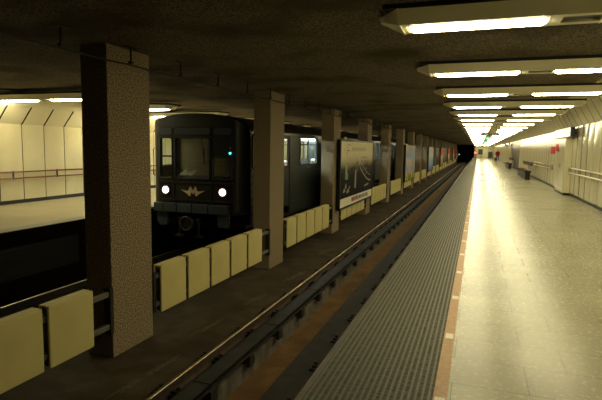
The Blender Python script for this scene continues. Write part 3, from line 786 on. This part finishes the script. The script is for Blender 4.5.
    b=MB(); b.box(-.57,-.555,-.015,.01,-.0,1.84); b.build('front_door_seam',M['gasket'],t); b=MB(); b.box(.485,.5,-.015,.01,-.0,1.84); b.build('front_door_seam',M['gasket'],t)
    b=MB(); b.box(-1.05,1.08,-.03,.02,.69,.72); b.build('waist_trim',M['iron'],t)
    b=MB(); b.box(-.95,1.05,-.03,.015,.25,.275); b.build('lower_trim',M['iron'],t)
    for x in (.3,):
        b=MB(); b.sweep([(x-.05,-.05,1.86),(x+.02,-.06,1.3)],.009,6); b.sweep([(x+.02,-.05,1.55),(x+.02,-.05,1.15)],.012,6); b.build('wiper',M['gasket'],t)
    for x in (-1.12,1.13):
        b=MB(); b.sweep([(x,-.01,.85),(x,-.06,.88),(x,-.06,1.5),(x,-.01,1.53)],.013,6); b.build('grab_rail',M['iron'],t)
    for x in (-.80,.80):
        fyv=fy(x)
        b=MB(); b.disc((x,.5),.13,'y',(fyv-.035,fyv+.02),28); hb=b.build('headlight_bezel',M['iron'],t)
        b=MB(); b.disc((x,.5),.088,'y',(fyv-.05,fyv-.035),28); b.build('lens',M['headlight'],hb)
    # emblem: an M between two wings
    def P(q,m,nm): 
        b=MB(); b.prism([(x-.02,z+.49) for x,z in q],'y',-.03,-.0); b.build(nm,m,t)
    P([(-.33,.03),(-.13,-.0),(-.075,.13),(0,.02),(.075,.13),(.13,-.0),(.35,.03),(.17,-.06),(.1,-.115),(.07,-.115),(.055,.0),(0,-.075),(-.055,.0),(-.07,-.115),(-.1,-.115),(-.17,-.06)],M['gold'],'emblem')
    # bumper beam in five blocks and apron
    xb=[-1.12,-.84,-.44,-.01,.44,.98]
    for a,c in zip(xb,xb[1:]):
        b=MB(); b.box(a+.012,c-.012,-.10,.05,-.04,.18); b.build('bumper_block',M['bumper'],t,.01)
    b=MB(); b.box(-1.12,.98,-.05,.06,-.03,.17); b.build('bumper_beam',M['iron'],t)
    for pl in ([(-1.06,-.04),(-.78,-.04),(-.78,-.38),(-.98,-.4),(-1.06,-.3)],[(.66,-.04),(.98,-.04),(.95,-.36),(.66,-.36)]):
        b=MB(); b.prism(pl,'y',-.02,.05); b.build('apron',M['bumper'],t)
    b=MB(); b.sweep([(.16*math.cos(a)-.05,-.28,-.28+.16*math.sin(a)) for a in [2*PI*k/20 for k in range(20)]],.035,8,closed=True)
    b.box(-.15,.05,-.28,.3,-.38,-.2); b.box(-.32,-.27,-.2,-.12,-.6,-.15); b.box(.2,.25,-.2,-.12,-.6,-.15); b.box(-.4,-.2,-.25,-.1,-.62,-.56); b.box(.15,.35,-.25,-.1,-.62,-.56)
    b.build('coupler',M['iron'],t,.006)
    # cab interior: bulkhead, desk, driver seat
    b=MB(); b.box(-1.29,-.35,1.36,1.4,0,2.0); b.box(.25,1.29,1.36,1.4,0,2.0); b.box(-.35,.25,1.36,1.4,0,2.0)
    b.build('bulkhead',M['wood'],t)
    b=MB()
    for q in ((-.42,.12,1.22,1.235),(-.42,.12,1.78,1.795)): b.box(q[0],q[1],1.34,1.36,q[2],q[3])
    b.box(-.42,-.405,1.34,1.36,1.22,1.79); b.box(.105,.12,1.34,1.36,1.22,1.79); b.build('bulkhead_frame',M['liner'],t)
    b=MB(); b.box(-.55,1.2,.1,.5,.35,.86); b.build('driver_desk',M['carbody'],t,.03)
    b=MB(); b.box(.55,1.0,.8,.9,.4,1.35); b.box(.55,1.0,.6,.9,.35,.45); b.build('driver_seat',M['carbody'],t,.03)
    return t
head=make_car(True,'dark metro car with two lit headlights at the head of the train')
head.location=(TC2,10.6,0)
mid=make_car(False,'x')
ml=['second dark metro car, seen between the pillars behind the beige advertising board','third dark metro car, glimpsed between the pillars beyond the blue advertising board','fourth dark metro car, farthest one glimpsed between the pillars']
for k in range(3):
    o=mid if k==0 else copy_tree(mid)
    o.location=(TC2,10.6+19.4*(k+1),0); o['label']=ml[k]
t=thing('paper_sheet',(TC2-.3,10.86,.87),'white sheet of paper lying behind the windscreen of the train','paper')
b=MB(); b.hexa([(-.22,-.1,0),(.17,-.13,0),(.22,.1,.13),(-.12,.12,.17),(-.22,-.1,.004),(.17,-.13,.004),(.22,.1,.134),(-.12,.12,.174)]); b.build('sheet',M['paper'],t)

# ------------------------------------------------------------------ person on the platform
def person(loc, rz):
    t=thing('person',loc,'person in a dark red jacket and blue jeans standing near the right wall','person',rz=rz)
    me=bpy.data.meshes.new('body')
    J=[((0,0,.93),.15),((0,0,1.15),.14),((0,0,1.38),.16),((0,0,1.5),.06),((0,0.01,1.6),.09),((0,.01,1.69),.085),
       ((.2,0,1.4),.06),((.26,.02,1.12),.045),((.27,.09,.88),.034),((-.2,0,1.4),.06),((-.26,.0,1.12),.045),((-.27,.06,.88),.034),
       ((.1,0,.86),.095),((.11,.02,.48),.065),((.11,0,.1),.045),((.12,.14,.04),.035),((-.1,0,.86),.095),((-.12,.06,.48),.065),((-.13,.0,.1),.045),((-.14,.14,.04),.035)]
    E=[(0,1),(1,2),(2,3),(3,4),(4,5),(2,6),(6,7),(7,8),(2,9),(9,10),(10,11),(0,12),(12,13),(13,14),(14,15),(0,16),(16,17),(17,18),(18,19)]
    me.from_pydata([j[0] for j in J],E,[]); o=bpy.data.objects.new('body',me); COL.objects.link(o); o.parent=t
    sk=o.modifiers.new('skin','SKIN'); 
    if not me.skin_vertices: me.attributes.new  # the modifier adds its own layer when evaluated
    bm_layer=None
    import bmesh
    bm=bmesh.new(); bm.from_mesh(me); ly=bm.verts.layers.skin.verify()
    bm.verts.ensure_lookup_table()
    for v,(p,r) in zip(bm.verts,J): v[ly].radius=(r,r); v[ly].use_root=False
    bm.verts[0][ly].use_root=True
    bm.to_mesh(me); bm.free()
    ss=o.modifiers.new('sub','SUBSURF'); ss.levels=1; ss.render_levels=1
    me.materials.append(M['jeans'])
    def shell(name,rings,m,cap=True):
        b=MB(); n=14; vs=[]; fs=[]
        for (cx,cy,z,rx,ry) in rings:
            for k in range(n): a=2*PI*k/n; vs.append((cx+rx*math.cos(a),cy+ry*math.sin(a),z))
        for i in range(len(rings)-1):
            for k in range(n): fs.append((i*n+k,i*n+(k+1)%n,(i+1)*n+(k+1)%n,(i+1)*n+k))
        fs.append(tuple(range(n))); fs.append(tuple((len(rings)-1)*n+k for k in range(n)))
        b.add(vs,fs,0,True); return b.build(name,m,t)
    shell('jacket',[(0,0,.84,.19,.15),(0,0,1.0,.2,.155),(0,0,1.2,.2,.155),(0,0,1.38,.23,.15),(0,0,1.47,.14,.11),(0,0,1.53,.08,.08)],M['jacket'])
    for s in (1,-1):
        shell('sleeve',[(s*.275,.06,.93,.05,.05),(s*.27,.03,1.12,.065,.065),(s*.22,0,1.38,.08,.08),(s*.17,0,1.46,.05,.06)],M['jacket'])
        shell('hand',[(s*.275,.09,.8,.025,.03),(s*.278,.08,.86,.036,.04),(s*.275,.065,.94,.03,.03)],M['skin'])
        shell('shoe',[(s*.12,.06,.0,.05,.13),(s*.12,.06,.05,.05,.13),(s*.115,.0,.1,.045,.06)],M['shoe'])
    hd=shell('head',[(0,.02,1.5,.05,.05),(0,.02,1.56,.065,.075),(0,.01,1.63,.078,.095),(0,0,1.7,.075,.09),(0,0,1.745,.04,.05)],M['skin'])
    b=MB(); b.prism([(-.012,1.6),(.012,1.6),(.006,1.645),(-.006,1.645)],'y',.1,.125); b.build('nose',M['skin'],hd)
    shell('hair',[(0,-.04,1.54,.07,.06),(0,-.03,1.62,.088,.085),(0,-.02,1.7,.088,.095),(0,-.01,1.76,.055,.065),(0,-.01,1.775,.02,.02)],M['hair'])
person((2.86,82,0),PI)

# ------------------------------------------------------------------ world, camera
w=bpy.data.worlds.new('World'); S.world=w; w.use_nodes=True
w.node_tree.nodes['Background'].inputs[0].default_value=(.9,.85,.7,1); w.node_tree.nodes['Background'].inputs[1].default_value=.003
cam=bpy.data.cameras.new('camera'); co=bpy.data.objects.new('camera',cam); COL.objects.link(co)
cam.sensor_width=36; cam.lens=36*497/602; cam.clip_end=400; cam.clip_start=.05
X=Vector((.94242832,-.04991481,.33066203)); Yv=Vector((.33402871,.09341481,-.93792243)); Z=Vector((.01592749,.99437527,.10470974))
R=Matrix((X,Yv,Z))
co.matrix_world=Matrix.Translation((0,0,1.6)) @ R.to_4x4()
S.camera=co
S.view_settings.view_transform='Standard'; S.view_settings.look='None'; S.view_settings.gamma=1; S.view_settings.use_curve_mapping=False
S.view_settings.exposure=0
S.cycles.max_bounces=7; S.cycles.diffuse_bounces=4; S.cycles.glossy_bounces=3; S.cycles.transparent_max_bounces=12
S.cycles.use_denoising=True
S.cycles.sample_clamp_indirect=6
